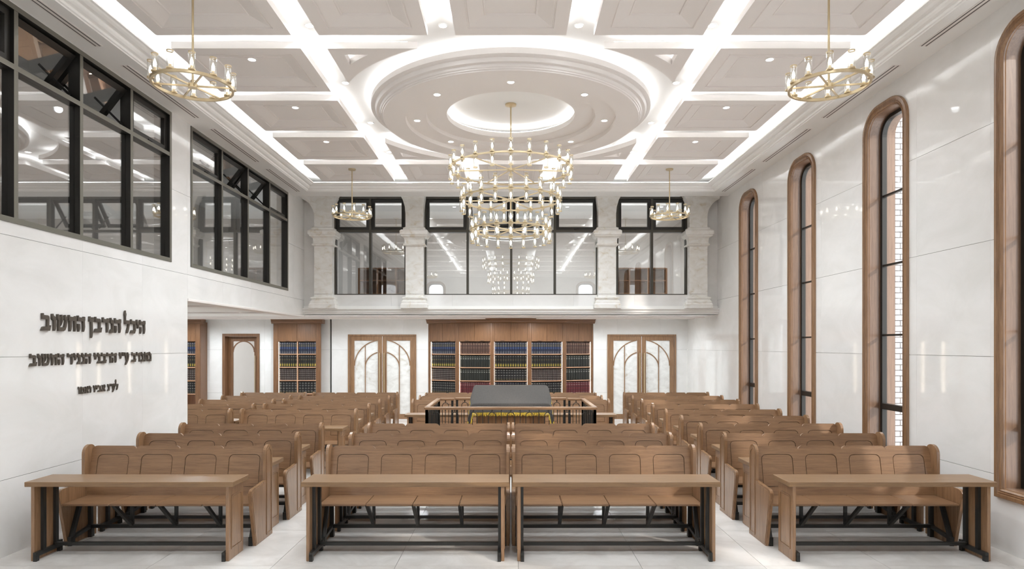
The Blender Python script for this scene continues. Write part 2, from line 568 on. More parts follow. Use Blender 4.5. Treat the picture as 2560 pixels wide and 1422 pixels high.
for sx in (-1, 1):
    for sy in (-1, 1):
        X0, Y0 = 2.165, 2.245
        xa = math.sqrt(2.5 ** 2 - Y0 ** 2); ya = math.sqrt(2.5 ** 2 - X0 ** 2)
        a0, a1 = math.atan2(Y0, xa), math.atan2(ya, X0)
        arc = [(2.5 * math.cos(a0 + (a1 - a0) * k / 16), 2.5 * math.sin(a0 + (a1 - a0) * k / 16)) for k in range(17)]
        poly = [(X0, Y0)] + arc
        Ri = 2.70
        xi, yi = X0 - 0.16, Y0 - 0.16
        b0, b1 = math.atan2(yi, math.sqrt(Ri ** 2 - yi ** 2)), math.atan2(math.sqrt(Ri ** 2 - xi ** 2), xi)
        hole = [(xi, yi)] + [(Ri * math.cos(b0 + (b1 - b0) * k / 8), Ri * math.sin(b0 + (b1 - b0) * k / 8)) for k in range(9)]
        T = lambda L: [(sx * x, YC + sy * y) for x, y in L]
        sp = ob('spandrel_panel', MB().plate(T(poly), [T(hole)], ZP, ZP + 0.08, 'xy').mesh('spandrel_panel', 'panel'), ceil)
        st = MB()
        st.plate(T([(X0 - 0.004, Y0 - 0.004), (xa + 0.12, Y0 - 0.004), (xa + 0.12, Y0 - 0.034), (X0 - 0.034, Y0 - 0.034), (X0 - 0.034, ya + 0.12), (X0 - 0.004, ya + 0.12)]), [], ZP + 0.082, ZP + 0.084, 'xy')
        ob('led_strip', st.mesh('led_strip', 'led'), sp)

# ------------------------------------------------------------------ balcony front: ledge, parapet, arches, pillars, windows
tr = MB()
lp = [(YG + 0.3, 2.80), (15.19, 2.80), (15.19, 2.835), (15.16, 2.845), (15.16, 2.90), (15.13, 2.915), (15.13, 2.94), (YG + 0.3, 2.94)]
tr.loops([[(x, y, z) for y, z in lp] for x in (-XW, XW)], True, True, True)
t1 = tag(ob('trim_1', tr.mesh('trim_1', 'plaster')), 'white moulded ledge along the foot of the balcony front', 'ledge', kind='structure')
tiled_wall('wall_balcony', 'pale stone parapet below the balcony windows', 'back', (0, YG + 0.06, 0), rect(-XW, XW, 2.94, 3.27), [], 0.2, -1.9 - 2.4, 2.94 - 0.5, 1.45)
for s_, nm_ in ((-1, 'lettered'), (1, 'arched window')):
    tag(ob('wall_balcony_return', B(s_ * 4.58, s_ * XW, YG + 0.05, YG + 0.2, 2.94, ZC).mesh('wall_balcony_return', 'tile')), 'pale stone strip between the ' + nm_ + ' wall and its pillar', 'wall', kind='structure')
PX = [-4.43, -2.275, 2.275, 4.43]
PW = 0.21
bays = [(-XW + 0.02 - 0.6, PX[0] - PW), (PX[0] + PW, PX[1] - PW), (PX[1] + PW, PX[2] - PW), (PX[2] + PW, PX[3] - PW), (PX[3] + PW, XW + 0.58)]
def arch_open(a, b, zs, r):
    P = [(a, 3.0), (b, 3.0), (b, zs)]
    for k in range(1, 9):
        t = R(90) * k / 8
        P.append((b - r + r * math.cos(t), zs + r * math.sin(t)))
    for k in range(0, 9):
        t = R(90) * k / 8
        P.append((a + r - r * math.sin(t), zs + r * math.cos(t)))
    return P
ar = MB()
ah = [arch_open(a, b, 5.17 if i in (1, 3) else (5.24 if i == 2 else 5.1), 0.86 if i in (1, 3) else (2.04 if i == 2 else 0.45)) for i, (a, b) in enumerate(bays)]
ar.plate(rect(-XW, XW, 4.80, ZC), ah, 15.10, 15.42)
tag(ob('wall_arcade', ar.mesh('wall_arcade', 'travertine')), 'travertine arches rising into the soffit above the balcony pillars', 'wall', kind='structure')
names = ['by the lettered wall', 'second from the lettered wall', 'second from the arched window wall', 'by the arched window wall']
def sqlathe(prof, d0=15.10, d1=15.42):
    # square mouldings around a pillar: profile of (projection, z)
    return MB().loops([[(-PW - p, d0 - p, z), (PW + p, d0 - p, z), (PW + p, d1, z), (-PW - p, d1, z)] for p, z in prof], True, True, True)
shaft_m = sqlathe([(0, 3.27), (0, 4.62)]).mesh('shaft', 'travertine')
cap_m = sqlathe([(0.0, 4.40), (0.04, 4.42), (0.05, 4.45), (0.02, 4.47), (0.02, 4.55), (0.03, 4.60), (0.09, 4.63), (0.10, 4.66), (0.12, 4.67), (0.12, 4.75), (0.09, 4.78), (0.05, 4.79), (0.05, 4.83), (0.0, 4.86)]).mesh('capital', 'travertine')
base_m = sqlathe([(0.10, 2.94), (0.10, 3.03), (0.08, 3.05), (0.08, 3.10), (0.05, 3.12), (0.05, 3.16), (0.07, 3.17), (0.07, 3.195), (0.0, 3.21), (0.0, 3.28)]).mesh('base', 'travertine')
for x, nm in zip(PX, names):
    p = thing('stone_pillar', 'veined travertine pillar of the balcony arcade ' + nm, 'pillar', (x, 0, 0))
    for n, m_ in (('shaft', shaft_m), ('capital', cap_m), ('base', base_m)): ob(n, m_, p)

def grid_window(name, label, side, loc, w, z0, z1, zt, n, opened, depth=0.14, fw=0.055, back=0.06, face='frame_part_lit', gl='glass', sw=0.075):
    """dark framed window: fixed panes below, sashes above the transom; opened = indices of tilted sashes"""
    o = thing(name, label, 'window', loc, ROT[side], kind='structure')
    def faced(me):
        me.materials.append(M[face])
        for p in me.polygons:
            if p.normal.y < -0.9: p.material_index = 1  # room-facing sides get the paler colour in place of reflected light
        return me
    fr = MB()
    fr.plate(rect(0, w, z0, z1), [rect(fw, w - fw, z0 + fw, z1 - fw)], back - depth / 2, back + depth / 2)
    ob('frame', faced(fr.mesh('frame', 'window_frame')), o)
    pw = w / n
    for i in range(1, n):
        ob('mullion', faced(B(i * pw - fw / 2, i * pw + fw / 2, back - depth / 2 + 0.005, back + depth / 2, z0 + fw, z1 - fw).mesh('mullion', 'window_frame')), o)
    ob('transom', faced(B(fw, w - fw, back - depth / 2 + 0.003, back + depth / 2 - 0.005, zt - fw / 2, zt + fw / 2).mesh('transom', 'window_frame')), o)
    for i in range(n):
        a = i * pw + (fw if i == 0 else fw / 2); b = (i + 1) * pw - (fw if i == n - 1 else fw / 2)
        ob('pane', B(a, b, back - 0.004, back + 0.004, z0 + fw, zt - fw / 2).mesh('pane', gl), o)
        top, bot = z1 - fw, zt + fw / 2
        hh = top - bot
        sa = MB().plate(rect(a - (a + b) / 2 + 0.004, b - (a + b) / 2 - 0.004, -hh + 0.004, -0.004),
                        [rect(a - (a + b) / 2 + sw, b - (a + b) / 2 - sw, -hh + sw, -sw)], -0.03, 0.03)
        s_ = ob('sash', sa.mesh('sash', 'window_frame'), o, ((a + b) / 2, back, top))
        ob('pane', B(a - (a + b) / 2 + 0.055, b - (a + b) / 2 - 0.055, -0.004, 0.004, -hh + 0.055, -0.055).mesh('pane', gl), s_)
        if i in opened:
            s_.rotation_euler = (R(38), 0, 0)
            for q in (-1, 1):
                st = MB().bar(((a + b) / 2 + q * (pw / 2 - 0.09), back + 0.01, bot + 0.05), ((a + b) / 2 + q * (pw / 2 - 0.09), back + 0.36, bot + 0.40), 0.015, 0.025)
                ob('stay_arm', st.mesh('stay_arm', 'black'), o)
        else:
            hm = MB().box(-0.05, 0.05, -0.05, -0.03, -hh + 0.02, -hh + 0.035, c=0.003)
            ob('sash_handle', hm.mesh('sash_handle', 'black'), s_)
    return o
grid_window('window_1', 'dark framed gallery window above the lettering, two of its top sashes tilted open', 'left', (-XW, 5.40, 0), 3.89, 3.27, 5.44, 4.82, 4, (1, 2), face='frame_lit', gl='glass_side')
grid_window('window_2', 'dark framed gallery window between the lettering and the balcony, middle top sashes open', 'left', (-XW, 9.85, 0), 4.31, 3.27, 5.44, 4.82, 4, (1, 2), face='frame_lit', gl='glass_side')
grid_window('window_3', 'two-light dark balcony window next to the lettered wall', 'back', (-4.24, YG + 0.1, 0), 1.75, 3.24, 5.62, 4.80, 2, ())
grid_window('window_4', 'wide four-light dark balcony window behind the tiered chandelier, middle top sashes open', 'back', (-2.08, YG + 0.1, 0), 4.18, 3.24, 5.62, 4.80, 4, (1, 2))
grid_window('window_5', 'two-light dark balcony window next to the arched window wall', 'back', (2.52, YG + 0.1, 0), 1.72, 3.24, 5.62, 4.80, 2, ())

# ------------------------------------------------------------------ arched windows of the right wall
def arched_window(idx, loc, rot, label, bricks):
    o = thing('window_%d' % idx, label, 'window', loc, rot, kind='structure')
    def L(ins, dep):
        return [(u, dep, z) for u, z in rrect(-0.5 + ins, 0.5 - ins, 0.53 + ins, 5.27 - ins, max(0.36 - ins, 0.05), 0.0, 10)]
    pr = [(0, 0.012), (0, -0.028), (0.006, -0.036), (0.04, -0.04), (0.046, -0.03), (0.054, -0.028), (0.06, -0.038), (0.066, -0.028), (0.074, -0.026), (0.08, -0.036), (0.09, -0.030), (0.10, -0.012), (0.104, 0.012)]
    ob('casing', MB().loops([L(a, b) for a, b in pr]).mesh('casing', 'wood_z', True), o)
    ob('reveal', MB().loops([L(0.102, -0.012), L(0.104, 0.165), L(0.05, 0.165), L(0.05, 0.012)], closed=True).mesh('reveal', 'reveal'), o)
    ob('steel_frame', MB().loops([L(0.104, 0.16), L(0.15, 0.16), L(0.15, 0.225), L(0.104, 0.225)], closed=True).mesh('steel_frame', 'window_frame'), o)
    gl = [(u, z) for u, z in rrect(-0.36, 0.36, 0.67, 5.13, 0.22, 0.0, 10)]
    ob('pane', MB().plate(gl, [], 0.188, 0.196).mesh('pane', 'glass_dark'), o)
    for z in (2.2, 3.15, 4.1):
        ob('glazing_bar', B(-0.36, 0.36, 0.172, 0.212, z - 0.013, z + 0.013).mesh('glazing_bar', 'window_frame'), o)
    ob('transom', B(-0.36, 0.36, 0.15, 0.23, 1.19, 1.27).mesh('transom', 'window_frame'), o)
    ob('outer_reveal', MB().loops([L(0.13, 0.225), L(0.13, 0.345), L(0.07, 0.345), L(0.07, 0.225)], closed=True).mesh('outer_reveal', 'reveal'), o)
    if bricks:
        br = ob('brick_jamb', B(-0.62, -0.395, 0.345, 0.50, 0.5, 5.4).mesh('brick_jamb', 'mortar'), o)
        bm_ = B(-0.036, 0.0, -0.072, 0.072, -0.033, 0.033, c=0.004).mesh('brick', 'brick')
        bh_ = B(-0.036, 0.0, -0.034, 0.034, -0.033, 0.033, c=0.004).mesh('brick', 'brick')
        for k in range(64):
            z = 0.54 + 0.076 * k
            if k % 2: ob('brick', bm_, br, (-0.375, 0.4225, z))
            else:
                ob('brick', bh_, br, (-0.375, 0.3845, z)); ob('brick', bh_, br, (-0.375, 0.4605, z))
    return o
wl = ['tall arched wood-cased window farthest from the bookcase wall', 'tall arched wood-cased window, fifth from the bookcase wall', 'tall arched wood-cased window beside the front tables, fourth from the bookcase wall',
      'tall arched wood-cased window, third from the bookcase wall', 'tall arched wood-cased window, second from the bookcase wall', 'tall arched wood-cased window nearest the bookcase wall']
for i, (a, b) in enumerate(ARCH):
    arched_window(6 + i, (XW, (a + b) / 2, 0), ROT['right'], wl[i], i >= 3)
for i, x in enumerate(RW):
    arched_window(12 + i, (x, YF, 0), PI, 'tall arched window of the plain wall opposite the bookcases, ' + ('next to the lettered wall', 'next to the arched window wall')[i], False)

# ------------------------------------------------------------------ doors of the back wall
def double_door(idx, x0, x1, label):
    o = thing('door_%d' % idx, label, 'door', ((x0 + x1) / 2, YB, 0), kind='structure')
    w = x1 - x0
    hw = w / 2
    ob('door_frame', MB().plate(rect(-hw, hw, 0, 2.37), [rect(-hw + 0.05, hw - 0.05, -0.05, 2.32)], -0.03, 0.14).mesh('door_frame', 'wood_z'), o)
    g0, g1 = hw - 0.174, 0.121            # glass from 0.121 to hw - .174 on each leaf
    for s in (-1, 1):
        lf = MB().plate([(s * 0.004, 0.006), (s * (hw - 0.054), 0.006), (s * (hw - 0.054), 2.3195), (s * 0.004, 2.3195)],
                        [[(s * g1, 0.15), (s * g0, 0.15), (s * g0, 2.20), (s * g1, 2.20)]], -0.005, 0.05)
        leaf = ob('door_leaf', lf.mesh('door_leaf', 'wood_z'), o)
        ob('door_panel', B(s * (g1 - 0.01), s * (g0 + 0.01), 0.02, 0.03, 0.14, 2.21).mesh('door_panel', 'marble'), leaf)
        # arched tracery
        def arc(ax, top, spring, th=0.011):
            P = []
            for k in range(17):
                t = R(90) * k / 16
                x, z = ax * math.sin(t), spring + (top - spring) * math.cos(t)
                if x >= g1 - 0.005: P.append((s * min(x, g0), z))
            return P
        P1 = arc(g0 - 0.005, 2.22, 1.50)
        P2 = arc(0.475, 1.885, 1.46)
        t_ = MB()
        for P in (P1, P2):
            for q in range(len(P) - 1):
                t_.bar((P[q][0], 0.008, P[q][1]), (P[q + 1][0], 0.008, P[q + 1][1]), 0.026, 0.022, (0, 1, 0))
        t_.box(s * 0.464, s * 0.486, -0.004, 0.02, 0.15, 2.05)
        ob('tracery', t_.mesh('tracery', 'wood_z'), leaf)
        h = MB().tube([(s * 0.062, -0.07, 0.62), (s * 0.062, -0.07, 1.86)], 0.015, 10)
        h.tube([(s * 0.062, -0.07, 0.72), (s * 0.062, 0.0, 0.72)], 0.009, 8).tube([(s * 0.062, -0.07, 1.76), (s * 0.062, 0.0, 1.76)], 0.009, 8)
        tag(ob('door_handle', h.mesh('door_handle', 'brass', True), leaf), 'long upright brass pull handle', None)
    return o
double_door(1, -4.54, -2.634, 'wooden double door with white arched panels, side aisle half of the back wall')
double_door(2, 2.69, 4.61, 'wooden double door with white arched panels, arched window half of the back wall')
d3 = thing('door_3', 'single wooden door with an arched glass light in the side aisle', 'door', (-7.515, YB - 0.02, 0), kind='structure')
ob('door_frame', MB().plate(rect(-0.515, 0.515, 0, 2.39), [rect(-0.44, 0.44, -0.05, 2.315)], -0.03, 0.24).mesh('door_frame', 'dark_z'), d3)
lf = ob('door_leaf', MB().plate(rect(-0.437, 0.437, 0.006, 2.312), [rrect(-0.30, 0.30, 0.25, 2.18, 0.02)], 0.16, 0.205).mesh('door_leaf', 'dark_z'), d3)
ob('pane', B(-0.31, 0.31, 0.178, 0.186, 0.24, 2.19).mesh('pane', 'glass'), lf)
P = [(-0.30 * math.cos(PI * k / 24), 1.88 + 0.30 * math.sin(PI * k / 24)) for k in range(25)]
t_ = MB()
for q in range(24): t_.bar((P[q][0], 0.17, P[q][1]), (P[q + 1][0], 0.17, P[q + 1][1]), 0.03, 0.024, (0, 1, 0))
ob('tracery', t_.mesh('tracery', 'dark_x'), lf)
hd = MB().tube([(0.355, 0.09, 0.5), (0.355, 0.09, 1.78)], 0.016, 10).tube([(0.355, 0.09, 1.68), (0.355, 0.17, 1.68)], 0.009).tube([(0.355, 0.09, 0.6), (0.355, 0.17, 0.6)], 0.009)
ob('door_handle', hd.mesh('door_handle', 'brass', True), lf)
tag(ob('wall_lobby', MB().box(-9.5, -5.2, 19.6, 19.75, 0, ZL).box(-7.4, -6.7, 19.2, 19.6, 0, 1.0).box(-7.45, -7.25, 19.3, 19.6, 1.0, ZL).mesh('wall_lobby', 'gallery')), 'grey lobby wall behind the single glazed door', 'wall', kind='structure')

# ------------------------------------------------------------------ lettering on the left wall (letters are drawn here as outlines)
def gbar(a, b): return [(a, .74), (a, 1.10), (a + .10, 1.12), (a + .13, 1.0), (b - .17, .99), (b - .13, 1.06), (b - .01, 1.05), (b, .84), (b - .05, .72)]
def gbarr(a, b): return [(a, .74), (a, 1.10), (a + .10, 1.12), (a + .13, 1.0), (b - .14, .99), (b - .03, .93), (b, .8), (b - .02, .72)]
def gstem(a, b, y0=0.0, y1=.78): return [(a, y1), (b, y1), (b + .03, y0 + (y1 - y0) * .45), (b - .02, y0 + .13), (a + .5 * (b - a), y0), (a + .03, y0), (a + .02, y0 + (y1 - y0) * .5)]
def ghead(a, b): return [(a, .78), (a, 1.10), (a + .10, 1.12), (a + .14, 1.0), (b, .88), (b, .70), (a + .10, .68)]
GL = {
 'he': (.80, [gbar(0, .80), gstem(.56, .75), gstem(.05, .24, 0, .54)]),
 'het': (.82, [gbar(0, .82), gstem(.58, .77), gstem(.08, .28)]),
 'dalet': (.74, [gbar(0, .76), gstem(.48, .67)]),
 'resh': (.70, [gbarr(0, .72), gstem(.50, .70)]),
 'bet': (.84, [gbarr(.06, .70), [(.52, .8), (.70, .8), (.68, .2), (.50, .2)], [(-.02, 0), (.10, .22), (.20, .27), (.80, .27), (.86, .36), (.76, 0)]]),
 'kaf': (.70, [gbarr(.04, .68), [(.50, .8), (.68, .8), (.68, .2), (.52, .1)], [(-.02, 0), (.10, .22), (.20, .27), (.58, .27), (.68, .3), (.60, .04), (.52, 0)]]),
 'nun': (.52, [ghead(.08, .46), [(.28, .8), (.46, .8), (.49, .4), (.46, .1), (.28, .1), (.30, .5)], [(0, 0), (.10, .20), (.20, .27), (.46, .27), (.46, 0)]]),
 'nunf': (.48, [gbar(0, .46), gstem(.16, .34, -.42)]),
 'vav': (.42, [ghead(.02, .38), gstem(.17, .37)]),
 'yod': (.36, [ghead(.02, .34), gstem(.14, .32, .40)]),
 'lamed': (.70, [[(.02, .74), (.02, 1.25), (-.03, 1.45), (.02, 1.66), (.10, 1.76), (.14, 1.58), (.19, 1.46), (.14, 1.25), (.15, .9)], [(.06, .72), (.06, 1.0), (.62, 1.0), (.69, .92), (.66, .72)],
                [(.48, .76), (.67, .76), (.60, .5), (.54, .28), (.46, .1), (.36, 0), (.26, 0), (.29, .2), (.42, .46)]]),
 'shin': (1.0, [[(0, .8), (0, 1.10), (.10, 1.12), (.14, 1.0), (.26, .92), (.24, .75), (.22, .2), (.2, 0), (.08, 0), (.10, .7)], [(.08, 0), (.12, .25), (.70, .28), (.80, .14), (.60, 0)],
               [(.36, .8), (.36, 1.08), (.46, 1.10), (.50, 1.0), (.60, .92), (.52, .7), (.38, .42), (.22, .28), (.18, .2), (.34, .5)],
               [(.72, .8), (.72, 1.08), (.82, 1.10), (.86, 1.0), (.99, .9), (.97, .7), (.88, .3), (.74, .05), (.58, .12), (.72, .4), (.80, .7)]]),
 'tav': (.84, [gbar(.08, .82), gstem(.60, .80), [(.16, .8), (.34, .8), (.34, .2), (.24, 0), (0, 0), (.04, .2), (.16, .26)]]),
 'ayin': (.80, [[(.50, .8), (.50, 1.08), (.60, 1.10), (.64, 1.0), (.78, .9), (.76, .6), (.64, .2), (.42, -.1), (.22, -.3), (.12, -.28), (.24, 0), (.44, .25), (.56, .6)],
               [(.02, .8), (.02, 1.08), (.12, 1.10), (.16, 1.0), (.30, .9), (.32, .65), (.46, .26), (.32, .16), (.16, .7)]]),
 'gimel': (.50, [ghead(.06, .44), gstem(.24, .44), [(0, 0), (.06, .20), (.2, .30), (.40, .36), (.40, .2), (.2, .05)]]),
 'alef': (.86, [[(.04, 1.04), (.22, 1.04), (.84, .12), (.82, 0), (.64, 0)], [(.58, .8), (.58, 1.08), (.68, 1.10), (.72, .98), (.84, .9), (.80, .7), (.64, .42), (.50, .48), (.66, .72)],
               [(.20, .76), (.32, .6), (.26, .35), (.28, .1), (.2, 0), (0, 0), (.02, .2), (.12, .35)]]),
 'mem': (.82, [[(.02, .98), (.10, 1.10), (.2, .97), (.32, .85), (.30, .7), (.22, .3), (.12, 0), (0, 0), (.08, .4), (.14, .72)], [(.2, .74), (.3, 1.0), (.70, 1.0), (.79, .9), (.79, .2), (.70, 0), (.34, 0), (.3, .1), (.36, .25), (.60, .25), (.60, .74)]]),
 'gersh': (.34, [[(.02, 1.12), (.13, 1.12), (.10, .70), (.03, .70)], [(.20, 1.12), (.31, 1.12), (.28, .70), (.21, .70)]]),
}
glyph_cache = {}
def inscription(label, words, yl, yr, z0, cap, th):
    o = thing('wall_lettering', label, 'lettering', (-XW, 0, 0), ROT['left'])
    sp, gap = 0.12, 0.50
    tot = sum(sum(GL[g][0] + sp for g in w) - sp for w in words) + gap * (len(words) - 1)
    sx = (yr - yl) / tot
    x = yr
    for w in words:
        for g in w:
            wd = GL[g][0]
            x -= wd * sx
            key = (g, round(sx, 4), cap)
            if key not in glyph_cache:
                mb = MB()
                for n, P in enumerate(GL[g][1]):
                    mb.plate([(a * sx, b * cap) for a, b in P], [], -th + 0.0004 * n, 0.0)
                glyph_cache[key] = mb.mesh('letter', 'letter')
            ob('letter', glyph_cache[key], o, (x, 0, z0))
            x -= sp * sx
        x -= (gap - sp) * sx
inscription('largest line of raised bronze Hebrew lettering on the stone wall',
            [['he', 'yod', 'kaf', 'lamed'], ['he', 'nun', 'dalet', 'bet', 'nunf'], ['he', 'het', 'shin', 'vav', 'bet']], 6.70, 8.60, 2.215, 0.165, 0.024)
inscription('long middle line of raised bronze Hebrew lettering on the stone wall',
            [['nun', 'tav', 'nun', 'dalet', 'bet'], ['ayin', 'gersh', 'yod'], ['he', 'resh', 'bet', 'nun', 'yod'], ['he', 'nun', 'gimel', 'yod', 'dalet'], ['he', 'het', 'shin', 'vav', 'bet']], 6.54, 8.755, 1.845, 0.115, 0.02)
inscription('shortest and smallest line of raised bronze Hebrew lettering on the stone wall',
            [['lamed', 'ayin', 'gersh', 'nun'], ['alef', 'bet', 'yod', 'vav'], ['vav', 'alef', 'mem', 'vav']], 7.28, 8.02, 1.505, 0.075, 0.016)

# ------------------------------------------------------------------ pews and tables
BZ, BY, BS = 0.45, -0.115, 0.53
BA = math.atan2(0.105, 0.515)
def lean(a, s, t):
    return (a, BY + s * math.sin(BA) + t * math.cos(BA), BZ + s * math.cos(BA) - t * math.sin(BA))
SP = 0.475
pc = {}
def pew_parts(n):
    if n in pc: return pc[n]
    Lx = SP * n
    x0 = -Lx / 2
    D = {}
    top = []
    for i in range(n):                                  # scalloped crest, left to right
        a, b = x0 + i * SP, x0 + (i + 1) * SP
        for k in range(7):
            t = R(90) * k / 6
            top.append((a + 0.055 * (1 - math.cos(t)), BS - 0.048 * (1 - math.sin(t))))
        for k in range(6):
            t = R(90) * (k + 1) / 6
            if k < 5 or i == n - 1:
                top.append((b - 0.055 * (1 - math.sin(R(90) - t + R(0)) ) if False else b - 0.055 * (1 - math.cos(R(90) - t)), BS - 0.048 * (1 - math.sin(R(90) - t))))
    outer = [(x0, 0.0)] + top + [(-x0, 0.0)]
    holes, pans = [], []
    for i in range(n):
        c = x0 + (i + 0.5) * SP
        holes.append(rrect(c - 0.17, c + 0.17, 0.09, BS - 0.092, 0.055, 0.004, 6))
        pans.append(c)
    mb = MB().plate(outer, holes, 0.0, 0.018, fn=lean).plate(outer, [], 0.018, 0.032, fn=lean)
    D['backrest'] = mb.mesh('backrest', 'wood_x')
    D['panel'] = MB().plate(rrect(-0.164, 0.164, 0.096, BS - 0.098, 0.049, 0.004, 6), [], 0.002, 0.0185, fn=lean).mesh('back_panel', 'wood_x')
    D['pans'] = pans
    D['seat'] = B(-SP / 2 + 0.003, SP / 2 - 0.003, -0.50, -0.10, 0.43, 0.452, c=0.006).mesh('seat', 'wood_x')
    D['seat_rail'] = B(x0, -x0, -0.108, -0.075, 0.40, 0.47).mesh('seat_rail', 'wood_x')
    side = [(-0.405, 0.0), (0.045, 0.0)]
    for k in range(13):
        t = PI * k / 12
        side.append((-0.05 + 0.095 * math.cos(t), 0.895 + 0.095 * math.sin(t)))
    side += [(-0.145, 0.62), (-0.36, 0.605)]
    for k in range(7):
        t = R(90) * k / 6
        side.append((-0.47 - 0.06 * math.sin(t), 0.54 + 0.06 * math.cos(t)))
    st = [(-0.125, 0.035), (0.025, 0.035)] + [(-0.05 + 0.075 * math.cos(PI * k / 12), 0.89 + 0.075 * math.sin(PI * k / 12)) for k in range(13)]
    arm = [(-0.395, 0.02), (-0.16, 0.02), (-0.16, 0.60), (-0.36, 0.588), (-0.475, 0.575), (-0.508, 0.54)]
    for s, nm in ((-1, 'L'), (1, 'R')):
        e = s * Lx / 2
        D['end' + nm] = MB().plate(side, [], e, e + s * 0.033, 'yz').mesh('end_panel', 'wood_z')
        D['stile' + nm] = MB().plate(st, [[(y * 0.80 - 0.01, 0.05 + (z - 0.035) * 0.955) for y, z in st]], e + s * 0.033, e + s * 0.039, 'yz').mesh('stile_bead', 'wood_z')
        D['arm' + nm] = MB().plate(arm, [], e + s * 0.033, e + s * 0.037, 'yz').mesh('arm_panel', 'wood_z')
        fr = MB()
        xi = e - s * 0.022
        fr.box(xi - 0.02, xi + 0.02, -0.415, -0.355, 0.0, 0.09).box(xi - 0.02, xi + 0.02, -0.10, -0.05, 0.0, 0.13)
        fr.bar((xi, -0.385, 0.08), (xi, -0.24, 0.43), 0.035, 0.04, (0, 1, 0))
        fr.bar((xi, -0.385, 0.075), (xi, -0.07, 0.115), 0.035, 0.035)
        fr.box(xi - 0.018, xi + 0.018, -0.10, -0.065, 0.1, 0.43)
        D['leg' + nm] = fr.mesh('leg_frame', 'black')
    br = MB().bar((0, -0.42, 0.425), (0, -0.09, 0.125), 0.03, 0.035, (1, 0, 0))
    br.box(-0.015, 0.015, -0.105, -0.075, 0.12, 0.43)
    D['bracket'] = br.mesh('seat_bracket', 'black')
    D['rail'] = B(x0, -x0, -0.108, -0.072, 0.10, 0.135).mesh('floor_rail', 'black')
    pc[n] = D
    return D
def pew(n, x, y, label, group):
    D = pew_parts(n)
    o = thing('pew', label, 'pew', (x, y, 0), 0, group)
    ob('backrest', D['backrest'], o)
    for c in D['pans']:
        ob('back_panel', D['panel'], o, (c, 0, 0))
        ob('seat', D['seat'], o, (c, 0, 0))
    ob('seat_rail', D['seat_rail'], o)
    for s in 'LR':
        e = ob('end_panel', D['end' + s], o)
        ob('stile_bead', D['stile' + s], e)
        ob('arm_panel', D['arm' + s], e)
        ob('leg_frame', D['leg' + s], o)
    for i in range(1, n): ob('seat_bracket', D['bracket'], o, ((i - n / 2) * SP, 0, 0))
    ob('floor_rail', D['rail'], o)
tc_ = {}
def table_parts(n):
    if n in tc_: return tc_[n]
    Lt = SP * n + 0.08
    D = {'L': Lt}
    D['top'] = B(-Lt / 2, Lt / 2, -0.19, 0.19, 0.714, 0.76, c=0.004).mesh('table_top', 'wood_top')
    for s, nm in ((-1, 'L'), (1, 'R')):
        e = s * (Lt / 2 - 0.045)
        D['end' + nm] = B(e, e - s * 0.032, -0.165, 0.165, 0.0, 0.714, c=0.003).mesh('end_panel', 'wood_z')
        o2, i2 = rrect(-0.115, 0.115, 0.10, 0.62, 0.03, 0.004, 5), rrect(-0.103, 0.103, 0.112, 0.608, 0.02, 0.004, 5)
        D['bead' + nm] = MB().plate(o2, [i2], e, e + s * 0.006, 'yz').plate(rrect(-0.095, 0.095, 0.12, 0.60, 0.016, 0.004, 5), [], e, e + s * 0.004, 'yz').mesh('panel_bead', 'wood_z')
        xi = e - s * 0.032
        D['post' + nm] = B(xi, xi - s * 0.028, -0.02, 0.02, 0.075, 0.714).mesh('post', 'black')
        ft = B(xi, xi - s * 0.032, -0.18, 0.19, 0.045, 0.085).box(xi, xi - s * 0.032, -0.18, -0.14, 0, 0.06).box(xi, xi - s * 0.032, 0.14, 0.18, 0, 0.11)
        D['foot' + nm] = ft.mesh('foot_bar', 'black')
    D['stretcher'] = B(-Lt / 2 + 0.1, Lt / 2 - 0.1, 0.075, 0.105, 0.075, 0.107).mesh('stretcher', 'black')
    tc_[n] = D
    return D
def table(n, x, y, label, group):
    D = table_parts(n)
    o = thing('reading_table', label, 'table', (x, y, 0), 0, group)
    ob('table_top', D['top'], o)
    for s in 'LR':
        e = ob('end_panel', D['end' + s], o)
        ob('panel_bead', D['bead' + s], e)
        ob('post', D['post' + s], o, (0, -0.06, 0)); ob('post', D['post' + s], o, (0, 0.11, 0))
        ob('foot_bar', D['foot' + s], o)
    ob('stretcher', D['stretcher'], o)
ORD = ['first', 'second', 'third', 'fourth', 'fifth', 'sixth', 'seventh', 'eighth', 'ninth']
def row_y(k): return 6.98 + 0.99 * (k - 1)
blocks = [(4, -3.60, (1, 2, 3, 5, 6, 7, 8, 9), 'beside the lettered wall'),
          (3, -5.50, (5, 6, 7, 8, 9), 'under the aisle ceiling'),
          (4, -0.998, (1, 2, 3, 7, 8, 9), 'of the centre block, lettered wall side'),
          (4, 0.998, (1, 2, 3, 7, 8, 9), 'of the centre block, arched window side'),
          (4, 3.60, tuple(range(1, 10)), 'beside the arched windows')]
for n, x, rows, nm in blocks:
    for k in rows:
        rn = 'row nearest the bookcases' if k == 9 else ORD[9 - k] + ' row from the bookcases'
        pew(n, x, row_y(k), 'brown %s-seat pew, %s %s' % ('four' if n == 4 else 'three', rn, nm), 'wooden pews set in rows')
        table(n, x * (1.0 if n == 3 else 1.0095), row_y(k) - 0.71, 'narrow brown pew table, %s %s' % (rn, nm), 'narrow tables in front of the pews')

